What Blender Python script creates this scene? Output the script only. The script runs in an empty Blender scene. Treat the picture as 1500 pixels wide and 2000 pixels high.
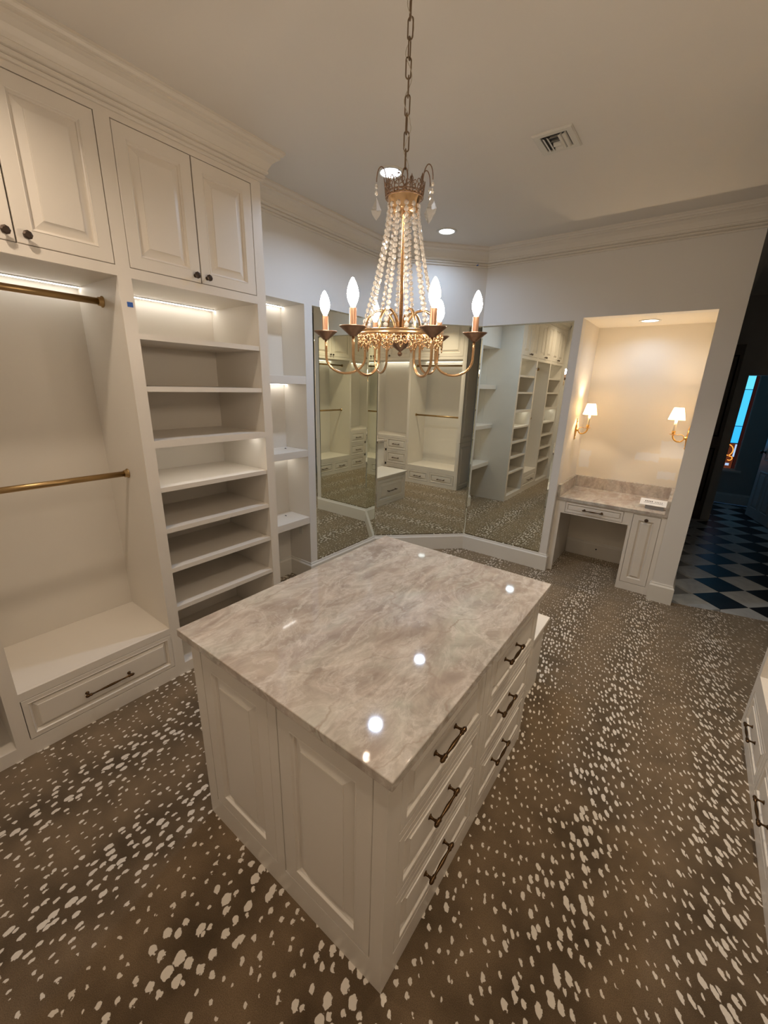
import bpy, math, random
from mathutils import Vector, Matrix
random.seed(7)
sc = bpy.context.scene
COL = sc.collection
PI = math.pi

# ------------------------------------------------------------------ camera, world, exposure
CAM_LOC = Vector((1.4566, -1.2779, 1.7929))
RIGHT = Vector((0.79957, 0.59989, 0.02847)); UP = Vector((-0.20027, 0.22164, 0.95434)); FWD = Vector((-0.56619, 0.76877, -0.29736))
FPX = 794.65
cam_d = bpy.data.cameras.new('camera'); cam = bpy.data.objects.new('camera', cam_d); COL.objects.link(cam)
cam_d.sensor_fit = 'HORIZONTAL'; cam_d.sensor_width = 36.0; cam_d.lens = FPX * 36.0 / 1500.0
cam_d.shift_x = -1.435 / 1500.0; cam_d.shift_y = 0.163 / 1500.0
cam_d.clip_start = 0.02; cam_d.clip_end = 60
M = Matrix((RIGHT, UP, -FWD)).transposed().to_4x4(); M.translation = CAM_LOC
cam.matrix_world = M
sc.camera = cam
world = bpy.data.worlds.new('world'); sc.world = world; world.use_nodes = True
bg = world.node_tree.nodes['Background']; bg.inputs['Color'].default_value = (0.12, 0.3, 0.6, 1); bg.inputs['Strength'].default_value = 0.05
sc.view_settings.view_transform = 'Standard'; sc.view_settings.look = 'None'
sc.view_settings.gamma = 1.0; sc.view_settings.use_curve_mapping = False
sc.view_settings.exposure = 0.9
# light levels (one place)
DOWN_W = 5.6            # recessed lights
DOWN_COL = (0.56, 0.73, 1.0)
DOWN_WARM = (1.0, 0.82, 0.64)   # the two lamps behind the camera
LED_L = 6.0             # led strips, radiance
LED_COL = (1.0, 0.96, 0.89)
BULB_L = 51.0           # chandelier bulbs, radiance
BULB_COL = (1.0, 0.83, 0.645)
SCONCE_W = 3.4
WIN_L = 0.85

# ------------------------------------------------------------------ measured dimensions (metres)
H = 3.045
XL = -0.835; XB = -1.35            # left cabinet face / back
XM = -1.171                        # left wall plane (mirror, niche)
YF = 2.848; YB = 3.574; YV = 2.904 # front wall, alcove back, vanity face
M1 = 2.109; Q0 = -0.436            # diagonal corner ends
PL, PR, PE = 0.499, 1.433, 1.587   # alcove left/right, wall end
AZ = 2.402
MZ0, MZ1 = 0.179, 2.385
XR = 2.013; XRB = 2.60
YREAR = -1.90
NY1 = 1.147                        # niche far side
TR = 0.519                         # end of left run

# ------------------------------------------------------------------ materials
def new_mat(name):
    m = bpy.data.materials.new(name); m.use_nodes = True
    nt = m.node_tree; b = nt.nodes['Principled BSDF']
    return m, nt, b
def N(nt, t, **kw):
    n = nt.nodes.new(t)
    for k, v in kw.items(): setattr(n, k, v)
    return n
def L(nt, a, b): nt.links.new(a, b)
def simple(name, col, rough=0.5, metal=0.0, bump=0.0, bscale=60.0, var=0.0, spec=None):
    m, nt, b = new_mat(name)
    b.inputs['Base Color'].default_value = (*col, 1); b.inputs['Roughness'].default_value = rough; b.inputs['Metallic'].default_value = metal
    if spec is not None: b.inputs['Specular IOR Level'].default_value = spec
    if var or bump:
        tc = N(nt, 'ShaderNodeTexCoord'); no = N(nt, 'ShaderNodeTexNoise'); no.inputs['Scale'].default_value = bscale; no.inputs['Detail'].default_value = 3
        L(nt, tc.outputs['Object'], no.inputs['Vector'])
        if var:
            r = N(nt, 'ShaderNodeMix', data_type='RGBA')
            r.inputs[6].default_value = (*[c * (1 - var) for c in col], 1); r.inputs[7].default_value = (*[min(1, c * (1 + var)) for c in col], 1)
            L(nt, no.outputs['Fac'], r.inputs[0]); L(nt, r.outputs[2], b.inputs['Base Color'])
        if bump:
            bu = N(nt, 'ShaderNodeBump'); bu.inputs['Strength'].default_value = bump; bu.inputs['Distance'].default_value = 0.002
            L(nt, no.outputs['Fac'], bu.inputs['Height']); L(nt, bu.outputs['Normal'], b.inputs['Normal'])
    return m
def emit(name, col, s):
    m = bpy.data.materials.new(name); m.use_nodes = True; nt = m.node_tree; nt.nodes.clear()
    e = N(nt, 'ShaderNodeEmission'); e.inputs['Color'].default_value = (*col, 1); e.inputs['Strength'].default_value = s
    o = N(nt, 'ShaderNodeOutputMaterial'); L(nt, e.outputs[0], o.inputs['Surface'])
    return m
def math_n(nt, op, a=None, b=None, c=None, clamp=False):
    n = N(nt, 'ShaderNodeMath', operation=op); n.use_clamp = clamp
    for i, v in enumerate((a, b, c)):
        if v is None: continue
        if isinstance(v, (int, float)): n.inputs[i].default_value = v
        else: L(nt, v, n.inputs[i])
    return n.outputs[0]

PAINT = (0.80, 0.735, 0.645)
M_CAB = simple('cabinet_paint', PAINT, 0.33, var=0.015, bscale=9, bump=0.03)
M_CABIN = simple('cabinet_inside_paint', (0.80, 0.745, 0.66), 0.45, var=0.015, bscale=6)
M_WALL = simple('wall_paint', (0.80, 0.76, 0.70), 0.6, var=0.012, bscale=4, bump=0.03)
M_CEIL = simple('ceiling_paint', (0.78, 0.735, 0.67), 0.55, var=0.02, bscale=2.5)
M_TRIM = simple('trim_paint', (0.80, 0.74, 0.65), 0.38)
M_BASE = simple('baseboard_paint', (0.80, 0.75, 0.66), 0.4)
M_BRONZE = simple('antique_bronze', (0.095, 0.052, 0.022), 0.28, 0.9, var=0.35, bscale=90)
M_BRASSROD = simple('satin_brass_rod', (0.46, 0.31, 0.145), 0.34, 1.0)
M_KNOB = simple('dark_bronze_knob', (0.09, 0.065, 0.05), 0.35, 0.8)
M_BRASS = simple('chandelier_brass', (0.72, 0.48, 0.27), 0.25, 1.0, var=0.2, bscale=50)
M_BRASSDK = simple('chandelier_dark_brass', (0.30, 0.20, 0.14), 0.35, 0.95, var=0.3, bscale=80)
M_COPPER = simple('candle_sleeve_copper', (0.62, 0.36, 0.24), 0.35, 0.9)
M_CHAIN = simple('chain_brass', (0.26, 0.19, 0.125), 0.35, 0.95)
M_GOLD = simple('sconce_gold', (0.78, 0.46, 0.13), 0.28, 1.0, var=0.25, bscale=120)
M_CANDLE = simple('candle_ivory', (0.86, 0.80, 0.68), 0.5)
M_WIRE = simple('clear_cord', (0.6, 0.55, 0.45), 0.3)
M_ALU = simple('led_channel', (0.7, 0.7, 0.68), 0.4, 0.5)
M_VENT = simple('vent_enamel', (0.72, 0.69, 0.62), 0.4)
M_VENTDK = simple('vent_duct_dark', (0.10, 0.10, 0.10), 0.8)
M_TAPE = simple('blue_tape', (0.03, 0.12, 0.45), 0.6)
M_CARD = simple('white_card', (0.85, 0.84, 0.80), 0.5)
M_INK = simple('dark_ink', (0.03, 0.03, 0.035), 0.5)
M_BLACK = simple('outlet_black', (0.02, 0.02, 0.02), 0.5)
M_WOODDK = simple('dark_walnut', (0.045, 0.025, 0.018), 0.35, var=0.3, bscale=12)
M_HALLW = simple('hall_wall_paint', (0.42, 0.42, 0.41), 0.6)
M_HALLDOOR = simple('hall_door_paint', (0.66, 0.66, 0.64), 0.4)
M_GROUT = simple('tile_grout', (0.25, 0.25, 0.25), 0.7)
M_LEAD = simple('window_lead', (0.02, 0.02, 0.03), 0.5, 0.5)
M_PLASTIC = simple('smoky_plastic', (0.30, 0.28, 0.26), 0.15)
M_LENS = emit('downlight_lens', (0.85, 0.93, 1.0), 4.5)
M_LED = emit('led_diffuser', LED_COL, LED_L)
M_BULB = emit('candle_bulb_glow', BULB_COL, BULB_L)

def mk_mirror():
    m, nt, b = new_mat('mirror_silver')
    b.inputs['Base Color'].default_value = (0.84, 0.86, 0.765, 1); b.inputs['Metallic'].default_value = 1.0; b.inputs['Roughness'].default_value = 0.0
    return m
M_MIRROR = mk_mirror()
def mk_glass(name, col=(1, 1, 1), rough=0.0, ior=1.5):
    m, nt, b = new_mat(name)
    b.inputs['Base Color'].default_value = (*col, 1); b.inputs['Roughness'].default_value = rough
    b.inputs['Transmission Weight'].default_value = 1.0; b.inputs['IOR'].default_value = ior
    return m
M_CRYSTAL = mk_glass('crystal', (1.0, 0.98, 0.95), 0.0, 1.6)
M_CRYSTAL.node_tree.nodes['Principled BSDF'].inputs['Transmission Weight'].default_value = 0.72
M_KITE = mk_glass('clear_crystal_drop', (1.0, 0.99, 0.97), 0.0, 1.45)
M_KITE.node_tree.nodes['Principled BSDF'].inputs['Transmission Weight'].default_value = 0.9
def mk_tile(name, c0, c1, rough):
    m, nt, b = new_mat(name)
    tc = N(nt, 'ShaderNodeTexCoord'); ge = N(nt, 'ShaderNodeNewGeometry')
    no = N(nt, 'ShaderNodeTexNoise'); no.inputs['Scale'].default_value = 5; no.inputs['Detail'].default_value = 6; no.inputs['Distortion'].default_value = 1.5
    L(nt, ge.outputs['Position'], no.inputs['Vector'])
    r = N(nt, 'ShaderNodeValToRGB'); r.color_ramp.elements[0].position = 0.35; r.color_ramp.elements[1].position = 0.6
    r.color_ramp.elements[0].color = (*c0, 1); r.color_ramp.elements[1].color = (*c1, 1)
    L(nt, no.outputs['Fac'], r.inputs[0]); L(nt, r.outputs[0], b.inputs['Base Color']); b.inputs['Roughness'].default_value = rough; b.inputs['Specular IOR Level'].default_value = 0.25
    return m
M_TILEW = mk_tile('white_marble_tile', (0.50, 0.50, 0.49), (0.62, 0.62, 0.60), 0.38)
M_TILEB = mk_tile('black_marble_tile', (0.012, 0.012, 0.015), (0.02, 0.02, 0.024), 0.34)

def mk_shade():
    m = bpy.data.materials.new('sconce_shade_fabric'); m.use_nodes = True; nt = m.node_tree; nt.nodes.clear()
    t = N(nt, 'ShaderNodeBsdfTranslucent'); t.inputs['Color'].default_value = (0.95, 0.80, 0.52, 1)
    d = N(nt, 'ShaderNodeBsdfDiffuse'); d.inputs['Color'].default_value = (0.85, 0.76, 0.58, 1)
    mx = N(nt, 'ShaderNodeMixShader'); mx.inputs[0].default_value = 0.35
    o = N(nt, 'ShaderNodeOutputMaterial')
    L(nt, t.outputs[0], mx.inputs[1]); L(nt, d.outputs[0], mx.inputs[2]); L(nt, mx.outputs[0], o.inputs['Surface'])
    return m
M_SHADE = mk_shade()

def mk_alcove():
    # cream paint with four squarish touch-up patches of newer, paler paint
    m, nt, b = new_mat('alcove_paint_with_touch_ups')
    ge = N(nt, 'ShaderNodeNewGeometry'); no = N(nt, 'ShaderNodeTexNoise'); no.inputs['Scale'].default_value = 18; no.inputs['Detail'].default_value = 3
    L(nt, ge.outputs['Position'], no.inputs['Vector'])
    ofs = N(nt, 'ShaderNodeVectorMath', operation='MULTIPLY_ADD'); ofs.inputs[1].default_value = (0.05, 0.05, 0.05)
    L(nt, no.outputs['Color'], ofs.inputs[0]); L(nt, ge.outputs['Position'], ofs.inputs[2])
    sx = N(nt, 'ShaderNodeSeparateXYZ'); L(nt, ofs.outputs[0], sx.inputs[0])
    tot = None
    for (x0, x1, z0, z1) in ((0.515, 0.615, 1.0, 1.185), (1.04, 1.24, 1.14, 1.225), (1.235, 1.46, 1.19, 1.35), (1.25, 1.40, 0.975, 1.06)):
        cx, cz, hx, hz = (x0 + x1) / 2 + .025, (z0 + z1) / 2 + .025, (x1 - x0) / 2, (z1 - z0) / 2
        ax = math_n(nt, 'SUBTRACT', math_n(nt, 'ABSOLUTE', math_n(nt, 'SUBTRACT', sx.outputs[0], cx)), hx)
        az = math_n(nt, 'SUBTRACT', math_n(nt, 'ABSOLUTE', math_n(nt, 'SUBTRACT', sx.outputs[2], cz)), hz)
        mm = math_n(nt, 'MAXIMUM', ax, az)
        v = math_n(nt, 'MULTIPLY_ADD', mm, -70.0, 0.5, clamp=True)
        tot = v if tot is None else math_n(nt, 'MAXIMUM', tot, v)
    mx = N(nt, 'ShaderNodeMix', data_type='RGBA'); mx.inputs[6].default_value = (0.81, 0.745, 0.635, 1); mx.inputs[7].default_value = (0.82, 0.805, 0.785, 1)
    L(nt, math_n(nt, 'MULTIPLY', tot, 0.95), mx.inputs[0]); L(nt, mx.outputs[2], b.inputs['Base Color']); b.inputs['Roughness'].default_value = 0.6
    return m
M_ALC = mk_alcove()

def mk_stone():
    m, nt, b = new_mat('taupe_quartzite')
    ge = N(nt, 'ShaderNodeNewGeometry')
    def noise(scale, detail, dist, vec=None, rough=0.55):
        n = N(nt, 'ShaderNodeTexNoise'); n.inputs['Scale'].default_value = scale; n.inputs['Detail'].default_value = detail
        n.inputs['Distortion'].default_value = dist; n.inputs['Roughness'].default_value = rough
        L(nt, vec or ge.outputs['Position'], n.inputs['Vector']); return n
    mp = N(nt, 'ShaderNodeMapping'); mp.inputs['Rotation'].default_value = (0.3, 0.2, 0.62); mp.inputs['Scale'].default_value = (1.7, 0.85, 1.4)
    L(nt, ge.outputs['Position'], mp.inputs['Vector'])
    n1 = noise(1.9, 7, 1.6, mp.outputs[0]); n2 = noise(3.8, 9, 2.0, mp.outputs[0], 0.62); n3 = noise(22, 6, 1.0, mp.outputs[0], 0.7)
    r1 = N(nt, 'ShaderNodeValToRGB'); e = r1.color_ramp.elements
    e[0].position = 0.28; e[0].color = (0.405, 0.350, 0.305, 1); e[1].position = 0.72; e[1].color = (0.57, 0.57, 0.50, 1)
    x = e.new(0.43); x.color = (0.475, 0.405, 0.350, 1); x = e.new(0.57); x.color = (0.52, 0.475, 0.415, 1)
    L(nt, n1.outputs['Fac'], r1.inputs[0])
    r2 = N(nt, 'ShaderNodeValToRGB'); e = r2.color_ramp.elements
    e[0].position = 0.36; e[0].color = (0.70, 0.66, 0.62, 1); e[1].position = 0.66; e[1].color = (1.22, 1.20, 1.16, 1)
    L(nt, n2.outputs['Fac'], r2.inputs[0])
    mu = N(nt, 'ShaderNodeMix', data_type='RGBA', blend_type='MULTIPLY'); mu.inputs[0].default_value = 0.75
    L(nt, r1.outputs[0], mu.inputs[6]); L(nt, r2.outputs[0], mu.inputs[7])
    # wispy pale ridges where the warped noise crosses its middle value
    wv = N(nt, 'ShaderNodeVectorMath', operation='MULTIPLY_ADD'); wv.inputs[1].default_value = (0.30, 0.30, 0.30)
    L(nt, noise(3.0, 6, 0.8).outputs['Color'], wv.inputs[0]); L(nt, mp.outputs[0], wv.inputs[2])
    q1 = noise(2.4, 8, 0.6, wv.outputs[0], 0.6); q2 = noise(5.6, 6, 0.8, wv.outputs[0], 0.6)
    def ridge(o, k, c=0.5): return math_n(nt, 'MULTIPLY_ADD', math_n(nt, 'ABSOLUTE', math_n(nt, 'SUBTRACT', o, c)), -k, 1.0, clamp=True)
    vein = math_n(nt, 'MAXIMUM', math_n(nt, 'POWER', ridge(q1.outputs['Fac'], 16), 1.6), math_n(nt, 'MULTIPLY', math_n(nt, 'POWER', ridge(q2.outputs['Fac'], 15, 0.46), 1.6), 0.7))
    vein = math_n(nt, 'MULTIPLY', vein, math_n(nt, 'MULTIPLY_ADD', n3.outputs['Fac'], 2.6, -0.65, clamp=True))
    mv = N(nt, 'ShaderNodeMix', data_type='RGBA'); mv.inputs[7].default_value = (0.80, 0.745, 0.67, 1)
    L(nt, math_n(nt, 'MULTIPLY', vein, 0.62), mv.inputs[0]); L(nt, mu.outputs[2], mv.inputs[6])
    # a few thin rusty lines
    vo2 = N(nt, 'ShaderNodeTexVoronoi', feature='DISTANCE_TO_EDGE'); vo2.inputs['Scale'].default_value = 2.1
    L(nt, wv.outputs[0], vo2.inputs['Vector'])
    rv = math_n(nt, 'MULTIPLY_ADD', vo2.outputs['Distance'], -60.0, 1.0, clamp=True)
    mr = N(nt, 'ShaderNodeMix', data_type='RGBA'); mr.inputs[7].default_value = (0.33, 0.23, 0.17, 1)
    L(nt, math_n(nt, 'MULTIPLY', rv, math_n(nt, 'MULTIPLY_ADD', n1.outputs['Fac'], 2.0, -0.7, clamp=True)), mr.inputs[0]); L(nt, mv.outputs[2], mr.inputs[6])
    L(nt, mr.outputs[2], b.inputs['Base Color'])
    b.inputs['Roughness'].default_value = 0.045; b.inputs['Specular IOR Level'].default_value = 0.55
    return m
M_STONE = mk_stone()

def mk_carpet():
    m, nt, b = new_mat('antelope_carpet')
    ge = N(nt, 'ShaderNodeNewGeometry')
    dn = N(nt, 'ShaderNodeTexNoise'); dn.inputs['Scale'].default_value = 55; dn.inputs['Detail'].default_value = 2
    L(nt, ge.outputs['Position'], dn.inputs['Vector'])
    wv = N(nt, 'ShaderNodeVectorMath', operation='MULTIPLY_ADD'); wv.inputs[1].default_value = (0.013, 0.013, 0)
    L(nt, dn.outputs['Color'], wv.inputs[0]); L(nt, ge.outputs['Position'], wv.inputs[2])
    s = N(nt, 'ShaderNodeSeparateXYZ'); L(nt, wv.outputs[0], s.inputs[0])
    g = N(nt, 'ShaderNodeSeparateXYZ'); L(nt, ge.outputs['Position'], g.inputs[0])
    # animal-back stripes run along Y every 0.47 m; spots are larger and the ground darker on them
    lw = N(nt, 'ShaderNodeTexNoise'); lw.inputs['Scale'].default_value = 3.2; lw.inputs['Detail'].default_value = 1; L(nt, ge.outputs['Position'], lw.inputs['Vector'])
    xw = math_n(nt, 'MULTIPLY_ADD', math_n(nt, 'SUBTRACT', lw.outputs['Fac'], 0.5), 0.14, g.outputs[0])
    ph = math_n(nt, 'MULTIPLY', math_n(nt, 'SUBTRACT', xw, 0.01), 2 * PI / 0.47)
    band = math_n(nt, 'MULTIPLY_ADD', math_n(nt, 'COSINE', ph), 0.5, 0.5)
    band2 = math_n(nt, 'POWER', band, 1.5)
    # the lean of the spots drifts across the room
    k = math_n(nt, 'MULTIPLY_ADD', g.outputs[0], 0.55, -0.10, clamp=True)
    xs = math_n(nt, 'MULTIPLY_ADD', math_n(nt, 'MULTIPLY', s.outputs[1], 0.6), k, s.outputs[0])
    vx = math_n(nt, 'MULTIPLY', xs, 1 / 0.0325); vy = math_n(nt, 'MULTIPLY', s.outputs[1], 1 / 0.052)
    cv = N(nt, 'ShaderNodeCombineXYZ'); L(nt, vx, cv.inputs[0]); L(nt, vy, cv.inputs[1])
    vo = N(nt, 'ShaderNodeTexVoronoi', voronoi_dimensions='2D'); vo.inputs['Scale'].default_value = 1.0; vo.inputs['Randomness'].default_value = 0.78
    L(nt, cv.outputs[0], vo.inputs['Vector'])
    rc = N(nt, 'ShaderNodeSeparateColor'); L(nt, vo.outputs['Color'], rc.inputs[0])
    rad = math_n(nt, 'MULTIPLY_ADD', band2, 0.155, 0.145)
    rad = math_n(nt, 'MULTIPLY', rad, math_n(nt, 'MULTIPLY_ADD', rc.outputs[0], 0.80, 0.55))
    rn = N(nt, 'ShaderNodeTexNoise'); rn.inputs['Scale'].default_value = 110; rn.inputs['Detail'].default_value = 1; L(nt, ge.outputs['Position'], rn.inputs['Vector'])
    dist = math_n(nt, 'MULTIPLY_ADD', math_n(nt, 'SUBTRACT', rn.outputs['Fac'], 0.5), 0.22, vo.outputs['Distance'])
    spot = math_n(nt, 'MULTIPLY', math_n(nt, 'SUBTRACT', rad, dist), 30.0, clamp=True)
    # ground
    n1 = N(nt, 'ShaderNodeTexNoise'); n1.inputs['Scale'].default_value = 7; n1.inputs['Detail'].default_value = 5; L(nt, ge.outputs['Position'], n1.inputs['Vector'])
    n2 = N(nt, 'ShaderNodeTexNoise'); n2.inputs['Scale'].default_value = 420; n2.inputs['Detail'].default_value = 2; L(nt, ge.outputs['Position'], n2.inputs['Vector'])
    gr = N(nt, 'ShaderNodeMix', data_type='RGBA'); gr.inputs[6].default_value = (0.205, 0.138, 0.079, 1); gr.inputs[7].default_value = (0.076, 0.049, 0.026, 1)
    f = math_n(nt, 'ADD', math_n(nt, 'MULTIPLY', band, 0.55), math_n(nt, 'MULTIPLY_ADD', n1.outputs['Fac'], 1.5, -0.50), clamp=True)
    L(nt, f, gr.inputs[0])
    fl = N(nt, 'ShaderNodeMix', data_type='RGBA', blend_type='MULTIPLY'); fl.inputs[0].default_value = 1.0
    pr = N(nt, 'ShaderNodeValToRGB'); pr.color_ramp.elements[0].position = 0.3; pr.color_ramp.elements[0].color = (0.6, 0.6, 0.6, 1); pr.color_ramp.elements[1].position = 0.7; pr.color_ramp.elements[1].color = (1.3, 1.3, 1.3, 1)
    L(nt, n2.outputs['Fac'], pr.inputs[0]); L(nt, gr.outputs[2], fl.inputs[6]); L(nt, pr.outputs[0], fl.inputs[7])
    mx = N(nt, 'ShaderNodeMix', data_type='RGBA'); mx.inputs[7].default_value = (0.76, 0.68, 0.58, 1)
    L(nt, spot, mx.inputs[0]); L(nt, fl.outputs[2], mx.inputs[6]); L(nt, mx.outputs[2], b.inputs['Base Color'])
    b.inputs['Roughness'].default_value = 0.95; b.inputs['Specular IOR Level'].default_value = 0.1
    b.inputs['Sheen Weight'].default_value = 1.0; b.inputs['Sheen Roughness'].default_value = 0.45; b.inputs['Sheen Tint'].default_value = (0.95, 0.82, 0.62, 1)
    bu = N(nt, 'ShaderNodeBump'); bu.inputs['Strength'].default_value = 0.5; bu.inputs['Distance'].default_value = 0.004
    L(nt, n2.outputs['Fac'], bu.inputs['Height']); L(nt, bu.outputs['Normal'], b.inputs['Normal'])
    return m
M_CARPET = mk_carpet()

# ------------------------------------------------------------------ mesh helpers
class MB:
    def __init__(s): s.v = []; s.f = []; s.sm = []
    def add(s, vs, fs, smooth=False):
        o = len(s.v); s.v += [tuple(v) for v in vs]
        s.f += [tuple(i + o for i in f) for f in fs]; s.sm += [smooth] * len(fs); return s
    def box(s, x0, x1, y0, y1, z0, z1):
        x0, x1 = min(x0, x1), max(x0, x1); y0, y1 = min(y0, y1), max(y0, y1); z0, z1 = min(z0, z1), max(z0, z1)
        v = [(x0, y0, z0), (x1, y0, z0), (x1, y1, z0), (x0, y1, z0), (x0, y0, z1), (x1, y0, z1), (x1, y1, z1), (x0, y1, z1)]
        return s.add(v, [(0, 3, 2, 1), (4, 5, 6, 7), (0, 1, 5, 4), (1, 2, 6, 5), (2, 3, 7, 6), (3, 0, 4, 7)])
    def poly_prism(s, pts, z0, z1):
        n = len(pts); v = [(x, y, z0) for x, y in pts] + [(x, y, z1) for x, y in pts]
        fs = [tuple(reversed(range(n))), tuple(range(n, 2 * n))] + [(i, (i + 1) % n, n + (i + 1) % n, n + i) for i in range(n)]
        return s.add(v, fs)
    def lathe(s, prof, seg=16, M=None, smooth=True):
        """prof: (r, z); revolved about local z"""
        M = M or Matrix(); v = []; fs = []; n = len(prof)
        for r, z in prof:
            for k in range(seg):
                a = 2 * PI * k / seg; v.append(M @ Vector((max(r, 1e-5) * math.cos(a), max(r, 1e-5) * math.sin(a), z)))
        for i in range(n - 1):
            for k in range(seg):
                k2 = (k + 1) % seg; fs.append((i * seg + k, i * seg + k2, (i + 1) * seg + k2, (i + 1) * seg + k))
        fs.append(tuple(reversed(range(seg)))); fs.append(tuple((n - 1) * seg + k for k in range(seg)))
        return s.add(v, fs, smooth)
    def tube(s, pts, r, seg=8, closed=False, M=None, smooth=True):
        M = M or Matrix(); P = [M @ Vector(p) for p in pts]; n = len(P)
        rr = r if isinstance(r, (list, tuple)) else [r] * n
        T = []
        for i in range(n):
            a = P[(i - 1) % n] if (closed or i > 0) else P[i]; b = P[(i + 1) % n] if (closed or i < n - 1) else P[i]
            T.append((b - a).normalized())
        ref = Vector((0, 0, 1)) if abs(T[0].z) < 0.9 else Vector((1, 0, 0))
        u = T[0].cross(ref).normalized(); v = []
        for i in range(n):
            u = (u - T[i] * u.dot(T[i])).normalized(); w = T[i].cross(u)
            for k in range(seg):
                a = 2 * PI * k / seg; v.append(P[i] + rr[i] * (u * math.cos(a) + w * math.sin(a)))
        fs = []
        for i in range(n if closed else n - 1):
            j = (i + 1) % n
            for k in range(seg):
                k2 = (k + 1) % seg; fs.append((i * seg + k, i * seg + k2, j * seg + k2, j * seg + k))
        if not closed: fs += [tuple(reversed(range(seg))), tuple((n - 1) * seg + k for k in range(seg))]
        return s.add(v, fs, smooth)
    def mesh(s, name, mat):
        me = bpy.data.meshes.new(name); me.from_pydata(s.v, [], s.f); me.materials.append(mat)
        me.polygons.foreach_set('use_smooth', s.sm); me.update(); return me

ROOTLOC = {}
def thing(name, label, cat, loc, group=None, kind=None):
    o = bpy.data.objects.new(name, None); COL.objects.link(o); o.location = loc; o.empty_display_size = 0.1
    ROOTLOC[o.name] = Vector(loc); tag(o, label, cat, group, kind); return o
def tag(o, label=None, cat=None, group=None, kind=None):
    if label: o['label'] = label
    if cat: o['category'] = cat
    if group: o['group'] = group
    if kind: o['kind'] = kind
    return o
def put(name, g, mat=None, parent=None, M=None, label=None, cat=None, group=None, kind=None):
    """link one mesh object; g is an MB or a mesh; M its world matrix"""
    me = g.mesh(name, mat) if isinstance(g, MB) else g
    o = bpy.data.objects.new(name, me); COL.objects.link(o)
    if parent is not None:
        o.parent = parent
        if parent.name in ROOTLOC: o.matrix_parent_inverse = Matrix.Translation(-ROOTLOC[parent.name])
    if M is not None: o.matrix_basis = M
    return tag(o, label, cat, group, kind)
def B(name, mat, parent, x0, x1, y0, y1, z0, z1, **kw):
    return put(name, MB().box(x0, x1, y0, y1, z0, z1), mat, parent, **kw)
def bevel(o, w=0.003, seg=2):
    m = o.modifiers.new('bevel', 'BEVEL'); m.width = w; m.segments = seg; m.limit_method = 'ANGLE'; return o

# ------------------------------------------------------------------ panelled fronts
AX = {'+x': (Vector((0, 1, 0)), Vector((1, 0, 0))), '-x': (Vector((0, -1, 0)), Vector((-1, 0, 0))),
      '-y': (Vector((1, 0, 0)), Vector((0, -1, 0))), '+y': (Vector((-1, 0, 0)), Vector((0, 1, 0)))}
def rings(mb, P, w, h, lst, cap=False, back=False):
    v = []; fs = []
    for ins, n in lst: v += [P(ins, ins, n), P(w - ins, ins, n), P(w - ins, h - ins, n), P(ins, h - ins, n)]
    for i in range(len(lst) - 1):
        a, b = 4 * i, 4 * i + 4
        for k in range(4):
            k2 = (k + 1) % 4; fs.append((a + k, a + k2, b + k2, b + k))
    if cap: e = 4 * (len(lst) - 1); fs.append((e, e + 1, e + 2, e + 3))
    if back: fs.append((3, 2, 1, 0))
    mb.add(v, fs)
def front(parent, name, O, U, Nn, w, h, fr, fi, mat=None, t=0.018, g=0.003):
    """raised-panel door or drawer front: frame mesh with a raised_panel child; O = lower corner"""
    mat = mat or M_CAB
    V = Vector((0, 0, 1)); O = Vector(O) + U * g + V * g; w -= 2 * g; h -= 2 * g
    P = lambda a, b, n: O + U * a + V * b + Nn * n
    fb = MB(); rings(fb, P, w, h, [(0, -t), (0, -0.002), (0.002, 0), (fr - 0.004, 0), (fr - 0.002, 0.0015), (fr, 0.0005), (fr + 0.004, -0.006), (fr + 0.008, -0.009), (fr + 0.010, -0.0155)], back=True)
    d = put(name, fb, mat, parent)
    pb = MB(); rings(pb, P, w, h, [(fr + 0.009, -0.0156), (fr + 0.013, -0.0145), (fi - 0.007, -0.0040), (fi - 0.0045, -0.0032), (fi - 0.004, 0.0), (fi, 0.0006)], cap=True)
    put('raised_panel', pb, mat, d)
    return d
def front_ax(parent, name, ax, face, a0, a1, z0, z1, fr, fi, **kw):
    U, Nn = AX[ax]
    if ax[1] == 'x': O = (face, a0 if ax == '+x' else a1, z0)
    else: O = (a0 if ax == '-y' else a1, face, z0)
    return front(parent, name, O, U, Nn, a1 - a0, z1 - z0, fr, fi, **kw)

def handle_mesh(name, half):
    """bar pull along local x, standing off along +z"""
    mb = MB(); so = 0.030
    for s in (-1, 1):
        mb.lathe([(0.0, 0.0), (0.0095, 0.0), (0.0095, 0.002), (0.006, 0.004), (0.0042, 0.010), (0.0042, so - 0.012), (0.0062, so - 0.007), (0.0062, so)], 12, Matrix.Translation((s * half, 0, 0)))
    R = Matrix.Translation((0, 0, so)) @ Matrix.Rotation(PI / 2, 4, 'Y')
    e = half
    pr = [(0.0, -e - 0.017), (0.0045, -e - 0.016), (0.0078, -e - 0.009), (0.0078, -e - 0.003), (0.0060, -e + 0.004), (0.0072, -e + 0.008), (0.0072, -e + 0.012), (0.0046, -e + 0.016), (0.0042, -e * 0.55), (0.0062, -e * 0.2), (0.0068, 0)]
    pr = pr + [(r, -z) for r, z in reversed(pr[:-1])]
    mb.lathe(pr, 12, R)
    return mb.mesh(name, M_BRONZE)
HANDLE = handle_mesh('handle', 0.064); HANDLE_L = handle_mesh('handle_long', 0.102); HANDLE_V = handle_mesh('handle_vanity', 0.076)
KNOB = MB().lathe([(0.0, 0), (0.010, 0), (0.010, 0.002), (0.005, 0.004), (0.005, 0.014), (0.012, 0.018), (0.0165, 0.022), (0.0165, 0.027), (0.010, 0.030), (0.0, 0.0305)], 8, smooth=False).mesh('knob', M_KNOB)
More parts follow.
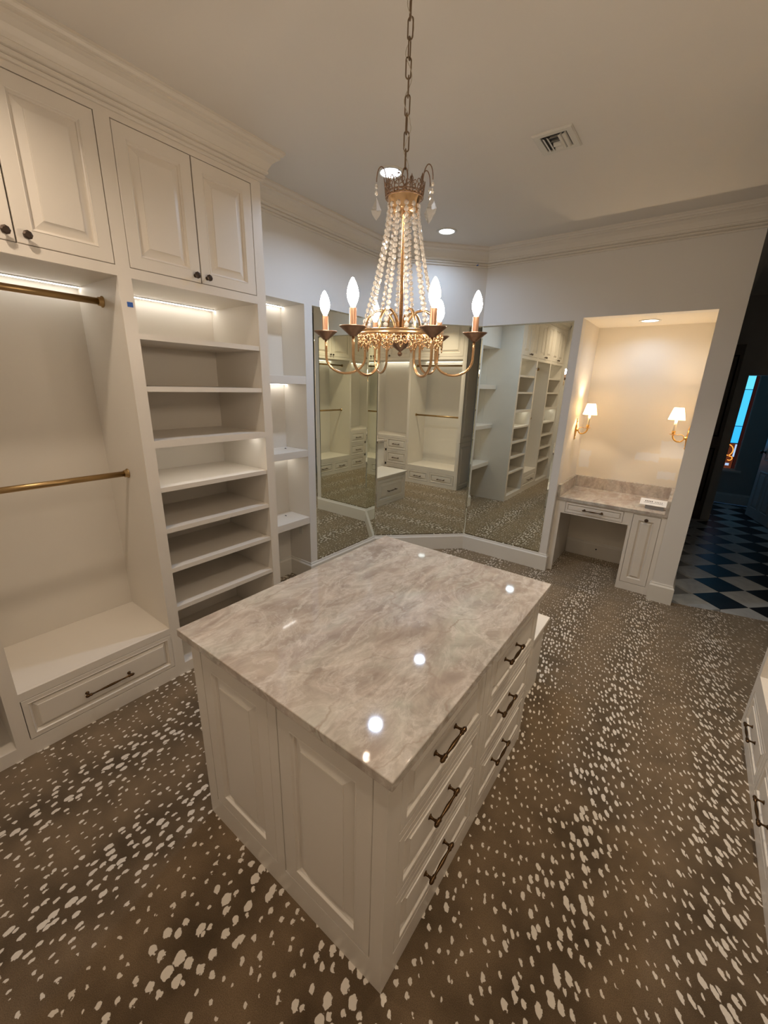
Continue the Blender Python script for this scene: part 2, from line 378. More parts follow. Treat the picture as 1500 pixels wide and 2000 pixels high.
def frame_mat(pos, U, Nn):
    V = Nn.cross(U); m = Matrix((U, V, Nn)).transposed().to_4x4(); m.translation = Vector(pos); return m
def add_handle(door, me, pos, ax): return put('handle', me, None, door, frame_mat(pos, *AX[ax]), label='antique bronze bar pull')
def add_knob(door, pos, ax): return put('knob', KNOB, None, door, frame_mat(pos, *AX[ax]), label='dark bronze knob')

# ------------------------------------------------------------------ room shell
T = 0.12
carpet_pts = [(-1.47, YREAR), (3.3, YREAR), (3.3, 3.27), (2.276, 3.054), (1.935, 2.982), (1.60, 2.90), (1.46, 2.90), (1.46, 3.60), (0.47, 3.60), (0.47, 2.90), (-0.45, 2.90), (-1.20, 2.15), (-1.47, 2.15)]
put('floor', MB().poly_prism(carpet_pts, -0.02, 0.0), M_CARPET, kind='structure', label='brown antelope print carpet with cream spots')
put('ceiling', MB().box(-1.6, 3.4, YREAR - 0.1, 8.0, H, H + 0.1), M_CEIL, kind='structure', label='plain painted ceiling')
# left wall: strip above the niche, strip beside it, full-height part behind mirror; outer skin behind the cabinets
put('wall_left', MB().box(XM - T, XM, NY1, M1 + 0.1, 0, H).box(XM - 0.30, XM, TR, NY1, MZ1 - 0.004, H).box(-1.60, -1.475, YREAR, 2.3, 0, H), M_WALL, kind='structure', label='painted left wall with display niche')
dg = [(XM, M1), (Q0, YF), (Q0 - 0.09, YF + 0.09), (XM - 0.09, M1 + 0.09)]
put('wall_diagonal', MB().poly_prism(dg, 0, H), M_WALL, kind='structure', label='diagonal corner wall behind middle mirror')
wf = MB().box(Q0 - 0.1, PL, YF, YF + 0.12, 0, H).box(PL, PR, YF, YF + 0.12, AZ, H).box(PR, PE, YF, YB + 0.12, 0, H)
put('wall_front', wf, M_WALL, kind='structure', label='painted front wall with vanity alcove opening')
put('wall_alcove', MB().box(PL - 0.12, PL, YF + 0.12, YB + 0.1, 0, AZ + 0.1).box(PL - 0.12, PR, YB, YB + 0.1, 0, AZ + 0.1).box(PL, PR, YF + 0.12, YB, AZ, AZ + 0.1), M_ALC, kind='structure', label='cream alcove walls with pale touch-up paint patches')
# alcove right lining (cream)
put('wall_alcove_side', MB().box(PR - 0.002, PR, YF + 0.002, YB, 0, AZ), M_ALC, kind='structure')
put('wall_rear', MB().box(-1.6, 3.4, YREAR - 0.12, YREAR, 0, H), M_WALL, kind='structure')
put('wall_right', MB().box(XRB + 0.01, XRB + 0.13, YREAR, 1.48, 0, H), M_WALL, kind='structure')
put('wall_hall_right', MB().box(3.3, 3.42, YREAR, 8.0, 0, H).box(XRB + 0.13, 3.3, 1.36, 1.48, 0, H), M_HALLW, kind='structure')
put('wall_hall_left', MB().box(PE - 0.10, PE, YB + 0.12, 6.30, 0, H), M_HALLW, kind='structure')
put('wall_hall_end', MB().box(PE - 0.1, 1.905, 6.30, 6.42, 0, H).box(2.58, 3.3, 6.30, 6.42, 0, H).box(1.905, 2.58, 6.30, 6.42, 2.06, H), M_HALLW, kind='structure')
put('wall_window', MB().box(1.0, 1.50, 7.80, 7.92, 0, H).box(2.16, 3.3, 7.80, 7.92, 0, H).box(1.50, 2.16, 7.80, 7.92, 0, 0.56).box(1.50, 2.16, 7.80, 7.92, 2.62, H), M_HALLW, kind='structure')
put('wall_window_side', MB().box(0.9, 1.0, 6.42, 7.92, 0, H), M_HALLW, kind='structure')

# crown moulding: profile swept along a mitred path; (out, down from ceiling)
CROWN = [(0.0, 0.152), (0.010, 0.152), (0.015, 0.147), (0.015, 0.141), (0.009, 0.137), (0.018, 0.134), (0.025, 0.129), (0.025, 0.122), (0.018, 0.118), (0.028, 0.115), (0.036, 0.109), (0.037, 0.101), (0.033, 0.097), (0.040, 0.082), (0.052, 0.062), (0.070, 0.045), (0.086, 0.038), (0.086, 0.028), (0.096, 0.025), (0.102, 0.016), (0.108, 0.012), (0.108, 0.0)]
def sweep(path, prof, z_of, side=1):
    """path: xy points; room lies to the right of travel when side=1; prof (out, dz)"""
    mb = MB(); n = len(path); P = [Vector(p) for p in path]; vs = []
    for i in range(n):
        def nrm(a, b): d = (b - a).normalized(); return Vector((d.y, -d.x)) * side
        if i == 0: m = nrm(P[0], P[1])
        elif i == n - 1: m = nrm(P[-2], P[-1])
        else:
            a, b = nrm(P[i - 1], P[i]), nrm(P[i], P[i + 1]); m = (a + b) / (1 + a.dot(b))
        for o, dz in prof: q = P[i] + m * o; vs.append((q.x, q.y, z_of(dz)))
    k = len(prof); fs = []
    for i in range(n - 1):
        for j in range(k - 1): fs.append((i * k + j, (i + 1) * k + j, (i + 1) * k + j + 1, i * k + j + 1))
    fs.append(tuple(range(k))); fs.append(tuple(reversed(range((n - 1) * k, n * k))))
    mb.add(vs, fs); return mb
cz = lambda dz: H - dz
put('trim_1', sweep([(XL, YREAR), (XL, TR), (XM, TR)], CROWN, cz), M_TRIM, kind='structure', label='stepped crown moulding over the left cabinets')
put('trim_2', sweep([(XM, TR), (XM, M1), (Q0, YF), (PE, YF), (PE, 6.3)], CROWN, cz), M_TRIM, kind='structure', label='crown moulding along mirror wall and vanity wall')
put('trim_3', sweep([(XR, 1.491), (XR, YREAR)], CROWN, cz), M_TRIM, kind='structure', label='crown moulding over the right cabinets')
BASE = [(0.0, MZ0 - 0.001), (0.004, MZ0 - 0.001), (0.008, MZ0 - 0.008), (0.008, MZ0 - 0.016), (0.014, MZ0 - 0.024), (0.018, MZ0 - 0.030), (0.018, 0.0), (0.0, 0.0)]
bz = lambda z: z
put('baseboard_left', sweep([(XM - 0.27, NY1), (XM, NY1), (XM, M1), (Q0, YF), (PL - 0.001, YF), (PL - 0.001, YF + 0.054)], BASE, bz), M_BASE, kind='structure', label='tall white baseboard below the mirrors')
put('baseboard_front', sweep([(PR + 0.001, YF + 0.054), (PR + 0.001, YF), (PE, YF), (PE, 6.3)], BASE, bz), M_BASE, kind='structure', label='tall white baseboard around the wall end by the hall')
put('baseboard_niche', sweep([(-1.45, TR), (-1.45, NY1)], BASE, bz), M_BASE, kind='structure')
put('baseboard_alcove', sweep([(PL + 0.04, YB), (1.15, YB)], BASE, bz), M_BASE, kind='structure')
put('baseboard_hall', sweep([(1.0, 7.80), (3.3, 7.80)], BASE, bz), M_HALLDOOR, kind='structure')

# ------------------------------------------------------------------ hall floor: black and white diamond tiles
fh = put('floor_hall', MB().poly_prism([(1.0, 2.80), (3.3, 2.80), (3.3, 7.85), (1.0, 7.85)], -0.10, -0.0235), M_GROUT, kind='structure', label='black and white checkered marble hall floor')
hd = 0.2045
def diamond():
    a = hd - 0.0015; b = a - 0.002
    v = [(a, 0, -0.0235), (0, a, -0.0235), (-a, 0, -0.0235), (0, -a, -0.0235), (a, 0, -0.006), (0, a, -0.006), (-a, 0, -0.006), (0, -a, -0.006), (b, 0, -0.004), (0, b, -0.004), (-b, 0, -0.004), (0, -b, -0.004)]
    f = [(8, 9, 10, 11)]
    for k in range(4):
        k2 = (k + 1) % 4; f += [(k, k2, 4 + k2, 4 + k), (4 + k, 4 + k2, 8 + k2, 8 + k)]
    return MB().add(v, f)
TB = diamond().mesh('tile_black', M_TILEB); TW = diamond().mesh('tile_white', M_TILEW)
for i in range(-3, 7):
    for j in range(-3, 24):
        if (i + j) % 2: continue
        x, y = 1.962 + i * hd, 3.26 + j * hd
        if x < PE + 0.0 and y < 6.3: continue
        if not (1.2 < x < 3.2 and 2.86 < y < 7.72): continue
        if y < 2.86 + 0.21 * (x - 1.6): continue
        put('tile', TB if i % 2 == 0 else TW, None, fh, Matrix.Translation((x, y, 0)))

# ------------------------------------------------------------------ hall door, dark door, window
def casing(name, parts, mat, **kw):
    mb = MB()
    for p in parts: mb.box(*p)
    return put(name, mb, mat, kind='structure', **kw)
casing('trim_4', [(1.805, 1.905, 6.275, 6.30, 0, 2.16), (2.58, 2.68, 6.275, 6.30, 0, 2.16), (1.905, 2.58, 6.275, 6.30, 2.06, 2.16)], M_HALLW, label='door casing at the end of the hall')
d2 = thing('door_2', 'closed dark walnut door beside the hall casing', None, (1.69, 6.27, 0), kind='structure')
B('leaf', M_WOODDK, d2, PE + 0.01, 1.80, 6.262, 6.299, 0.0, 2.45)
front_ax(d2, 'panel', '-y', 6.258, PE + 0.03, 1.79, 0.25, 1.1, 0.03, 0.05, mat=M_WOODDK, t=0.004)
front_ax(d2, 'panel', '-y', 6.258, PE + 0.03, 1.79, 1.2, 2.35, 0.03, 0.05, mat=M_WOODDK, t=0.004)
d1 = thing('door_1', 'white panelled hall door standing open', None, (2.55, 6.40, 0), kind='structure')
hp = Vector((2.565, 6.40, 0)); fp = Vector((2.372, 7.09, 0)); du = (fp - hp).normalized(); dn = Vector((-du.y, du.x, 0)); dl = (fp - hp).length
if dn.x > 0: dn = -dn
uu = du if du.cross(Vector((0, 0, 1))).dot(dn) > 0 else -du
o0 = hp if uu == du else fp
lb = MB(); rings(lb, lambda a, b_, n: o0 + uu * a + Vector((0, 0, 0.012 + b_)) + dn * n, dl, 2.03, [(0, -0.038), (0, 0)], cap=True, back=True)
leaf = put('leaf', lb, M_HALLDOOR, d1)
for (a0, a1) in ((0.09, dl / 2 - 0.04), (dl / 2 + 0.04, dl - 0.09)):
    for (b0, b1) in ((0.15, 0.72), (0.88, 1.55), (1.66, 1.92)):
        front(d1, 'panel', o0 + uu * a0 + Vector((0, 0, b0)) + dn * 0.004, uu, dn, a1 - a0, b1 - b0, 0.012, 0.05, mat=M_HALLDOOR, t=0.004, g=0.0)
kb = MB().lathe([(0, 0), (0.026, 0), (0.026, 0.006), (0.010, 0.010), (0.010, 0.03), (0.025, 0.04), (0.027, 0.055), (0.015, 0.066), (0, 0.068)], 16, frame_mat(fp - du * 0.07 + Vector((0, 0, 1.0)), uu, dn))
put('door_knob', kb, M_KNOB, d1)
for z in (0.18, 0.42, 1.75): put('hinge', MB().lathe([(0.007, 0), (0.007, 0.09)], 10, Matrix.Translation(hp + dn * 0.006 + Vector((0, 0, z)))), M_BRONZE, d1)

wn = thing('window_1', 'tall blue stained glass window with amber scrollwork', None, (1.83, 7.8, 0.56), kind='structure')
WY = 7.83
M_PB = [emit('blue_pane_%d' % k, c, WIN_L) for k, c in enumerate(((0.10, 0.52, 0.72), (0.05, 0.42, 0.78), (0.03, 0.36, 0.80)))]
M_PR = emit('dark_red_pane', (0.03, 0.008, 0.007), 0.4); M_PA = emit('amber_glass', (0.9, 0.30, 0.05), 0.9); M_PW = emit('pale_pane', (0.30, 0.42, 0.62), 0.8); M_PD = emit('umber_pane', (0.10, 0.025, 0.01), 0.6)
B('pane_border', M_PR, wn, 2.105, 2.145, WY, WY + 0.012, 0.60, 2.58); B('pane_border', M_PR, wn, 1.515, 1.555, WY, WY + 0.012, 0.60, 2.58)
for (x0, x1) in ((1.56, 1.72), (1.725, 1.995), (2.0, 2.10)):
    for k, (z0, z1) in enumerate(((1.90, 2.58), (1.312, 1.892), (1.03, 1.304))):
        B('pane', M_PB[k], wn, x0, x1, WY, WY + 0.012, z0, z1)
B('pane_base', M_PD, wn, 1.56, 2.10, WY, WY + 0.012, 0.60, 1.022)
B('pane_pale', M_PW, wn, 2.075, 2.10, WY - 0.004, WY, 0.80, 1.01); B('pane_pale', M_PW, wn, 2.01, 2.06, WY - 0.004, WY, 0.645, 0.685)
for cx, cz_, rad, a0, a1 in ((1.96, 0.90, 0.105, -0.9, 1.2), (2.045, 0.77, 0.035, -2.2, 2.0), (1.99, 0.77, 0.05, 1.0, 4.2), (1.83, 0.82, 0.12, 0, 6.28), (1.70, 0.80, 0.07, 0, 6.28)):
    pts = [(cx + rad * math.cos(a0 + (a1 - a0) * t / 20), WY - 0.006, cz_ + rad * math.sin(a0 + (a1 - a0) * t / 20)) for t in range(21)]
    put('scroll', MB().tube(pts, 0.008, 6), M_PA, wn)
fr = MB()
for z in (1.896, 1.308, 1.026): fr.box(1.55, 2.105, WY - 0.006, WY + 0.014, z - 0.005, z + 0.005)
for x in (1.5575, 1.7225, 1.9975, 2.1025): fr.box(x - 0.004, x + 0.004, WY - 0.006, WY + 0.014, 0.6, 2.58)
put('leading', fr, M_LEAD, wn)
put('frame', MB().box(1.50, 1.515, 7.80, 7.86, 0.56, 2.62).box(2.145, 2.16, 7.80, 7.86, 0.56, 2.62).box(1.515, 2.145, 7.80, 7.86, 2.58, 2.62).box(1.515, 2.145, 7.80, 7.86, 0.56, 0.60), M_HALLDOOR, wn)
put('sill', MB().box(1.44, 2.24, 7.76, 7.80, 0.545, 0.575), M_HALLDOOR, wn)
put('backing', MB().box(1.50, 2.16, 7.88, 7.92, 0.56, 2.62), M_BLACK, wn)

# ------------------------------------------------------------------ mirrors
def mirror(p0, p1, label, z0=MZ0, z1=MZ1):
    """bevelled plate mirror; p0->p1 has the room on its right"""
    a, b = Vector((*p0, 0)), Vector((*p1, 0)); U = (b - a).normalized(); Nn = Vector((U.y, -U.x, 0)); w = (b - a).length
    O = a + Vector((0, 0, z0)); P = lambda s, t, n: O + U * s + Vector((0, 0, t)) + Nn * n
    mb = MB(); v = []; lst = [(0.001, 0.0005), (0.001, 0.002), (0.014, 0.0045)]
    rings(mb, P, w, z1 - z0, lst, cap=True, back=True)
    mb.f = [tuple(reversed(f)) for f in mb.f] if U.cross(Vector((0, 0, 1))).dot(Nn) < 0 else mb.f
    return put('wall_mirror', mb, M_MIRROR, label=label, cat='mirror', group='three bevelled wall mirrors')
mirror((XM, 1.227), (XM, M1), 'tall wall mirror beside the display niche, left of three')
mirror((XM, M1), (Q0, YF), 'tall wall mirror across the diagonal corner, middle of three')
mirror((Q0, YF), (0.428, YF), 'tall wall mirror beside the vanity alcove, right of three')

# ------------------------------------------------------------------ cabinet units (d = depth behind the face)
def unit_tools(parent, face, nx):
    def bx(name, d0, d1, y0, y1, z0, z1, mat=None): return B(name, mat or M_CAB, parent, face - nx * d0, face - nx * d1, y0, y1, z0, z1)
    return bx
def doors(parent, ax, face, y0, ym, y1, z0=2.29, z1=2.867):
    nx = 1 if ax == '+x' else -1
    for (a, b, ky) in ((y0, ym, ym - 0.048 + 0.014), (ym, y1, ym + 0.034)):
        d = front_ax(parent, 'door', ax, face, a, b, z0, z1, 0.057, 0.105)
        add_knob(d, (face, ky, z0 + 0.033), ax)
def led(loc0, loc1, label, group='led strips inside the cabinets', w=0.016, t=0.0065):
    """strip along y from loc0 to loc1 at (x, z)"""
    (x, y0, z), (x1, y1, z1) = loc0, loc1
    t_ = thing('led_strip_light', label, 'light', (x, (y0 + y1) / 2, z), group)
    put('channel', MB().box(x - w / 2 - 0.002, x + w / 2 + 0.002, y0, y1, z - 0.004, z), M_ALU, t_)
    put('diffuser', MB().box(x - w / 2, x + w / 2, y0 + 0.002, y1 - 0.002, z - t, z - 0.0041), M_LED, t_)
DEP = XL - XB   # 0.515

def shelf_tower(name, label, y0, y1, s0, s1, ax='+x', face=XL, right_end=False, dm=None):
    """full-height open shelf cabinet: stiles y0..s0 and s1..y1, opening s0..s1"""
    nx = 1 if ax == '+x' else -1
    p = thing(name, label, 'cabinet', (face - nx * 0.25, (y0 + y1) / 2, 0), 'built-in cabinets along the left wall')
    bx = unit_tools(p, face, nx)
    bx('stile', 0, 0.02, y0, s0, 0, 2.90); bx('stile', 0, 0.02, s1, y1, 0, 2.90)
    bx('rail', 0, 0.02, s0, s1, 2.246, 2.29); bx('rail', 0, 0.02, s0, s1, 2.867, 2.90); bx('base_rail', 0, 0.02, s0, s1, 0, 0.073)
    bx('rail', 0, 0.02, s0, s1, 1.434, 1.472)
    bx('back_panel', DEP - 0.01, DEP, s0 - 0.005, s1 + 0.005, 0, 2.90, M_CABIN)
    bx('side_panel', 0.02, DEP - 0.01, s0 - 0.02, s0, 0, 2.90, M_CABIN); bx('side_panel', 0.02, DEP - 0.01, s1, s1 + 0.02, 0, 2.90, M_CABIN)
    bx('top_panel', 0.02, DEP - 0.01, s0, s1, 2.246, 2.266, M_CABIN); bx('top_panel', 0.02, DEP - 0.01, s0, s1, 2.88, 2.90, M_CABIN)
    for z, th in ((2.005, 0.027), (1.752, 0.026), (1.213, 0.027), (0.970, 0.027), (0.723, 0.027), (0.469, 0.027)):
        bx('shelf', 0.004, DEP - 0.011, s0 + 0.001, s1 - 0.001, z - th, z)
    bx('shelf', 0.0201, DEP - 0.011, s0, s1, 1.45, 1.472); bx('bottom_shelf', 0.0201, DEP - 0.011, s0, s1, 0.053, 0.073)
    dm = dm if dm is not None else (s0 + s1) / 2
    doors(p, ax, face, s0, dm, s1)
    return p
A = shelf_tower('shelf_cabinet', 'tall cream shelf cabinet beside the display niche', -0.293, TR, -0.262, 0.455, dm=0.1)
B('end_panel', M_CAB, A, XB, XL - 0.0201, TR - 0.02, TR, 0, 2.90)
shelf_tower('shelf_cabinet', 'tall cream shelf cabinet at the left edge, beyond the hanging bay', -1.898, -1.061, -1.84, -1.088)
def hang_unit(label, y0, y1, s0, s1, ax, face, seat, drawers, group, dm, rods=True, back=DEP, long_handle=False):
    nx = 1 if ax == '+x' else -1
    p = thing('hanging_cabinet', label, 'cabinet', (face - nx * 0.25, (y0 + y1) / 2, 0), group)
    bx = unit_tools(p, face, nx); D = back
    bx('stile', 0, 0.02, y0, s0, 0, 2.90); bx('stile', 0, 0.02, s1, y1, 0, 2.90)
    bx('rail', 0, 0.02, s0, s1, 2.246, 2.29); bx('rail', 0, 0.02, s0, s1, 2.867, 2.90)
    zd0 = min(d[2] for d in drawers); zd1 = max(d[3] for d in drawers)
    bx('base_rail', 0, 0.02, s0, s1, 0, zd0); bx('rail', 0, 0.02, s0, s1, zd1, seat - 0.0005)
    ys = sorted([(d[0], d[1]) for d in drawers]); edge = s0
    for a, b in ys:
        if a - edge > 0.006: bx('stile', 0, 0.02, edge, a, zd0, zd1)
        edge = b
    if s1 - edge > 0.006: bx('stile', 0, 0.02, edge, s1, zd0, zd1)
    bx('back_panel', D - 0.01, D, s0 - 0.005, s1 + 0.005, 0, 2.90, M_CABIN)
    bx('side_panel', 0.02, D - 0.01, s0 - 0.02, s0, 0, 2.90, M_CABIN); bx('side_panel', 0.02, D - 0.01, s1, s1 + 0.02, 0, 2.90, M_CABIN)
    bx('top_panel', 0.02, D - 0.01, s0, s1, 2.246, 2.266, M_CABIN); bx('top_panel', 0.02, D - 0.01, s0, s1, 2.88, 2.90, M_CABIN)
    bx('seat_panel', 0.0201, D - 0.011, s0, s1, seat - 0.02, seat)
    for a, b, z0, z1 in drawers:
        d = front_ax(p, 'drawer', ax, face, a, b, z0, z1, 0.026, 0.058)
        add_handle(d, HANDLE_L if long_handle else HANDLE, (face + nx * 0.0, (a + b) / 2, (z0 + z1) / 2 - 0.005), ax)
    doors(p, ax, face, s0, dm, s1)
    if rods:
        for dd, z in ((0.208, 2.152), (0.236, 1.273)):
            x = face - nx * dd
            r = put('closet_rod', MB().tube([(x, s0 + 0.003, z), (x, s1 - 0.003, z)], 0.0155, 16), M_BRASSROD, p, label='satin brass hanging rod')
            for yy, s in ((s0, 1), (s1, -1)):
                put('rod_flange', MB().lathe([(0.0, 0), (0.027, 0), (0.027, 0.004), (0.021, 0.006), (0.020, 0.02), (0.0, 0.0201)], 16, Matrix.Translation((x, yy, z)) @ Matrix.Rotation(-s * PI / 2, 4, 'X')), M_BRASSROD, r)
    return p
hang_unit('cream hanging bay with two brass rods and bench drawer', -1.061, -0.293, -1.034, -0.324, '+x', XL, 0.353, [(-1.034, -0.318, 0.082, 0.311)], 'built-in cabinets along the left wall', -0.676, long_handle=True)
RG = 'built-in cabinets along the right wall'
R1 = hang_unit('right-wall hanging bay with two small drawers, nearest the hall', 0.38, 1.491, 0.425, 1.440, '-x', XR, 0.346, [(0.449, 0.90, 0.062, 0.250), (0.935, 1.436, 0.062, 0.250)], RG, 0.945, back=0.585)
front_ax(R1, 'end_panel', '+y', 1.510, XR, XRB, 0.0, 0.85, 0.07, 0.12); front_ax(R1, 'end_panel', '+y', 1.510, XR, XRB, 0.85, 2.90, 0.07, 0.12)
hang_unit('right-wall hanging bay on the near side of the dresser', -1.898, -0.62, -1.84, -0.665, '-x', XR, 0.346, [(-1.83, -1.27, 0.062, 0.250), (-1.23, -0.68, 0.062, 0.250)], RG, -1.2525, back=0.585)
# drawer stack between the two right-wall bays
rd = thing('dresser_cabinet', 'right-wall built-in dresser with six drawers and open bay above', 'cabinet', (XR + 0.25, -0.12, 0), RG)
bx = unit_tools(rd, XR, -1); s0, s1 = -0.575, 0.385
bx('stile', 0, 0.02, -0.62, s0, 0, 2.90); bx('rail', 0, 0.02, s0, 0.379, 2.246, 2.29); bx('rail', 0, 0.02, s0, 0.379, 2.867, 2.90)
bx('back_panel', 0.575, 0.585, s0, 0.379, 0, 2.9, M_CABIN); bx('side_panel', 0.02, 0.575, s0 - 0.02, s0, 0, 2.9, M_CABIN)
bx('side_panel', 0.02, 0.575, 0.36, 0.379, 0, 2.9, M_CABIN)
bx('top_panel', 0.02, 0.575, s0, 0.36, 2.246, 2.266, M_CABIN); bx('counter', 0, 0.575, s0, 0.36, 0.84, 0.862)
bx('base_rail', 0, 0.02, s0, 0.379, 0, 0.062)
for z in (0.275, 0.55, 0.81): bx('rail', 0, 0.02, s0, 0.379, z, z + (0.045 if z < 0.8 else 0.03))
bx('stile', 0, 0.02, -0.115, -0.08, 0.062, 0.81)
for (a, b) in ((-0.575, -0.115), (-0.08, 0.379)):
    for (z0, z1) in ((0.062, 0.275), (0.32, 0.55), (0.595, 0.81)):
        d = front_ax(rd, 'drawer', '-x', XR, a, b, z0, z1, 0.026, 0.058); add_handle(d, HANDLE, (XR, (a + b) / 2, (z0 + z1) / 2), '-x')
doors(rd, '-x', XR, s0, -0.10, 0.379)
# led strips
led((XB + 0.05, -0.258, 2.245), (XB + 0.05, 0.451, 2.245), 'led strip at the top of the niche-side shelf cabinet')
led((XB + 0.05, -1.030, 2.245), (XB + 0.05, -0.328, 2.245), 'led strip at the top of the left hanging bay')
led((XB + 0.05, -1.836, 2.245), (XB + 0.05, -1.092, 2.245), 'led strip in the far left shelf cabinet, upper')
led((XL - 0.10, -0.258, 1.4495), (XL - 0.10, 0.451, 1.4495), 'led strip under the middle rail of the niche-side shelf cabinet')
led((XL - 0.10, -1.836, 1.4495), (XL - 0.10, -1.092, 1.4495), 'led strip in the far left shelf cabinet, lower')
led((XRB - 0.05, 0.43, 2.245), (XRB - 0.05, 1.436, 2.245), 'led strip in the right hanging bay nearest the hall')
led((XRB - 0.05, -0.57, 2.245), (XRB - 0.05, 0.355, 2.245), 'led strip above the right-wall dresser')
led((XRB - 0.05, -1.83, 2.245), (XRB - 0.05, -0.67, 2.245), 'led strip in the right hanging bay on the near side of the dresser')

# ------------------------------------------------------------------ display niche
NB = -1.45
nn = thing('display_niche', 'narrow open display niche with three thick shelves', 'shelves', (XM - 0.14, 0.83, 0))
B('back_panel', M_CABIN, nn, NB - 0.012, NB - 0.0005, TR, NY1, 0, MZ1 - 0.005)
B('side_panel', M_CABIN, nn, NB, XM - 0.001, NY1 - 0.0005, NY1 + 0.01, MZ0, MZ1 - 0.005)
B('side_panel', M_CABIN, nn, NB, XB - 0.001, TR - 0.012, TR, 0, MZ1 - 0.005)
for z, th in ((1.844, 0.062), (1.241, 0.058), (0.633, 0.062)):
    bevel(B('shelf', M_CAB, nn, NB, XM - 0.0005, TR + 0.0005, NY1 - 0.001, z - th, z), 0.002)
for z, lab in ((MZ1 - 0.005, 'led strip at the top of the display niche'), (1.7815, 'led strip under the top niche shelf'), (1.1825, 'led strip under the middle niche shelf')):
    led((NB + 0.03, TR + 0.2, z), (NB + 0.03, NY1 - 0.004, z), lab, 'led strips in the display niche')
put('power_outlet', MB().box(-1.32, -1.27, NY1 - 0.006, NY1 - 0.0008, 0.44, 0.50), M_VENT, label='small outlet plate under the lowest niche shelf', cat='outlet')
for x, y, z in ((-1.36, 1.05, 1.2412), (-1.36, 1.02, 0.6332)):
    put('cable_end', MB().tube([(x, y, z + 0.003), (x + 0.012, y - 0.004, z + 0.006), (x + 0.02, y - 0.002, z + 0.003)], 0.003, 6), M_BLACK, label='short black cable end on the %s niche shelf' % ('middle' if z > 1 else 'lowest'), cat='cable')

# ------------------------------------------------------------------ island
IX0, IX1, IY0, IY1 = 0.079, 1.064, -0.682, 0.610
bx0, bx1, by0, by1 = IX0 + 0.031, IX1 - 0.031, IY0 + 0.031, IY1 - 0.031
isl = thing('island_cabinet', 'cream panelled closet island with six drawers facing right', 'cabinet', ((bx0 + bx1) / 2, (by0 + by1) / 2, 0))
B('body', M_CAB, isl, bx0 + 0.021, bx1 - 0.021, by0 + 0.021, by1 - 0.002, 0, 0.883)
# front face frame
f0, f1 = by0, by0 + 0.02
B('stile', M_CAB, isl, bx0, 0.171, f0, f1, 0, 0.883); B('stile', M_CAB, isl, 0.557, 0.599, f0, f1, 0.112, 0.842); B('stile', M_CAB, isl, 0.986, bx1, f0, f1, 0, 0.883)
B('base_rail', M_CAB, isl, 0.171, 0.986, f0, f1, 0, 0.112); B('rail', M_CAB, isl, 0.171, 0.986, f0, f1, 0.842, 0.883)
front_ax(isl, 'door', '-y', by0, 0.171, 0.557, 0.112, 0.842, 0.060, 0.108); front_ax(isl, 'door', '-y', by0, 0.599, 0.986, 0.112, 0.842, 0.060, 0.108)
# right face frame
g0, g1 = bx1 - 0.02, bx1
B('stile', M_CAB, isl, g0, g1, f1, -0.590, 0, 0.883); B('stile', M_CAB, isl, g0, g1, -0.046, 0.002, 0.092, 0.883); B('stile', M_CAB, isl, g0, g1, 0.552, by1, 0, 0.883)
B('base_rail', M_CAB, isl, g0, g1, -0.590, 0.552, 0, 0.092)
ROWS = ((0.092, 0.325), (0.352, 0.586), (0.612, 0.846))
for (a, b) in ((-0.590, -0.046), (0.002, 0.552)):
    B('rail', M_CAB, isl, g0, g1, a, b, 0.325, 0.352); B('rail', M_CAB, isl, g0, g1, a, b, 0.586, 0.612); B('rail', M_CAB, isl, g0, g1, a, b, 0.846, 0.883)
    for (z0, z1) in ROWS:
        d = front_ax(isl, 'drawer', '+x', bx1, a, b, z0, z1, 0.030, 0.066)
        add_handle(d, HANDLE, (bx1, -0.350 if a < -0.1 else 0.210, (z0 + z1) / 2 + 0.022), '+x')
B('side_panel', M_CAB, isl, bx0, bx0 + 0.02, f1, by1, 0, 0.883); B('back_panel', M_CAB, isl, bx0 + 0.02, bx1 - 0.02, by1 - 0.0019, by1, 0, 0.883)
bevel(put('island_countertop', MB().box(IX0, IX1, IY0, IY1, 0.8832, 0.914), M_STONE, label='polished taupe quartzite slab on the island', cat='countertop'), 0.003, 3)
# bench at the far end of the island
be = thing('bench_cabinet', 'low cream bench with one wide drawer at the far end of the island', 'bench', (0.575, 0.85, 0))
B('body', M_CAB, be, 0.19, 0.965, by1 + 0.001, 1.060, 0, 0.444)
bevel(B('seat_board', M_CAB, be, 0.165, 0.985, by1 + 0.001, 1.105, 0.4442, 0.466), 0.003)
B('stile', M_CAB, be, 0.19, 0.215, 1.0601, 1.085, 0, 0.444); B('stile', M_CAB, be, 0.940, 0.965, 1.0601, 1.085, 0, 0.444)
B('base_rail', M_CAB, be, 0.215, 0.940, 1.0601, 1.085, 0, 0.045); B('rail', M_CAB, be, 0.215, 0.940, 1.0601, 1.085, 0.41, 0.444)
d = front_ax(be, 'drawer', '+y', 1.085, 0.215, 0.940, 0.045, 0.41, 0.045, 0.10); add_handle(d, HANDLE_L, (0.578, 1.085, 0.21), '+y')

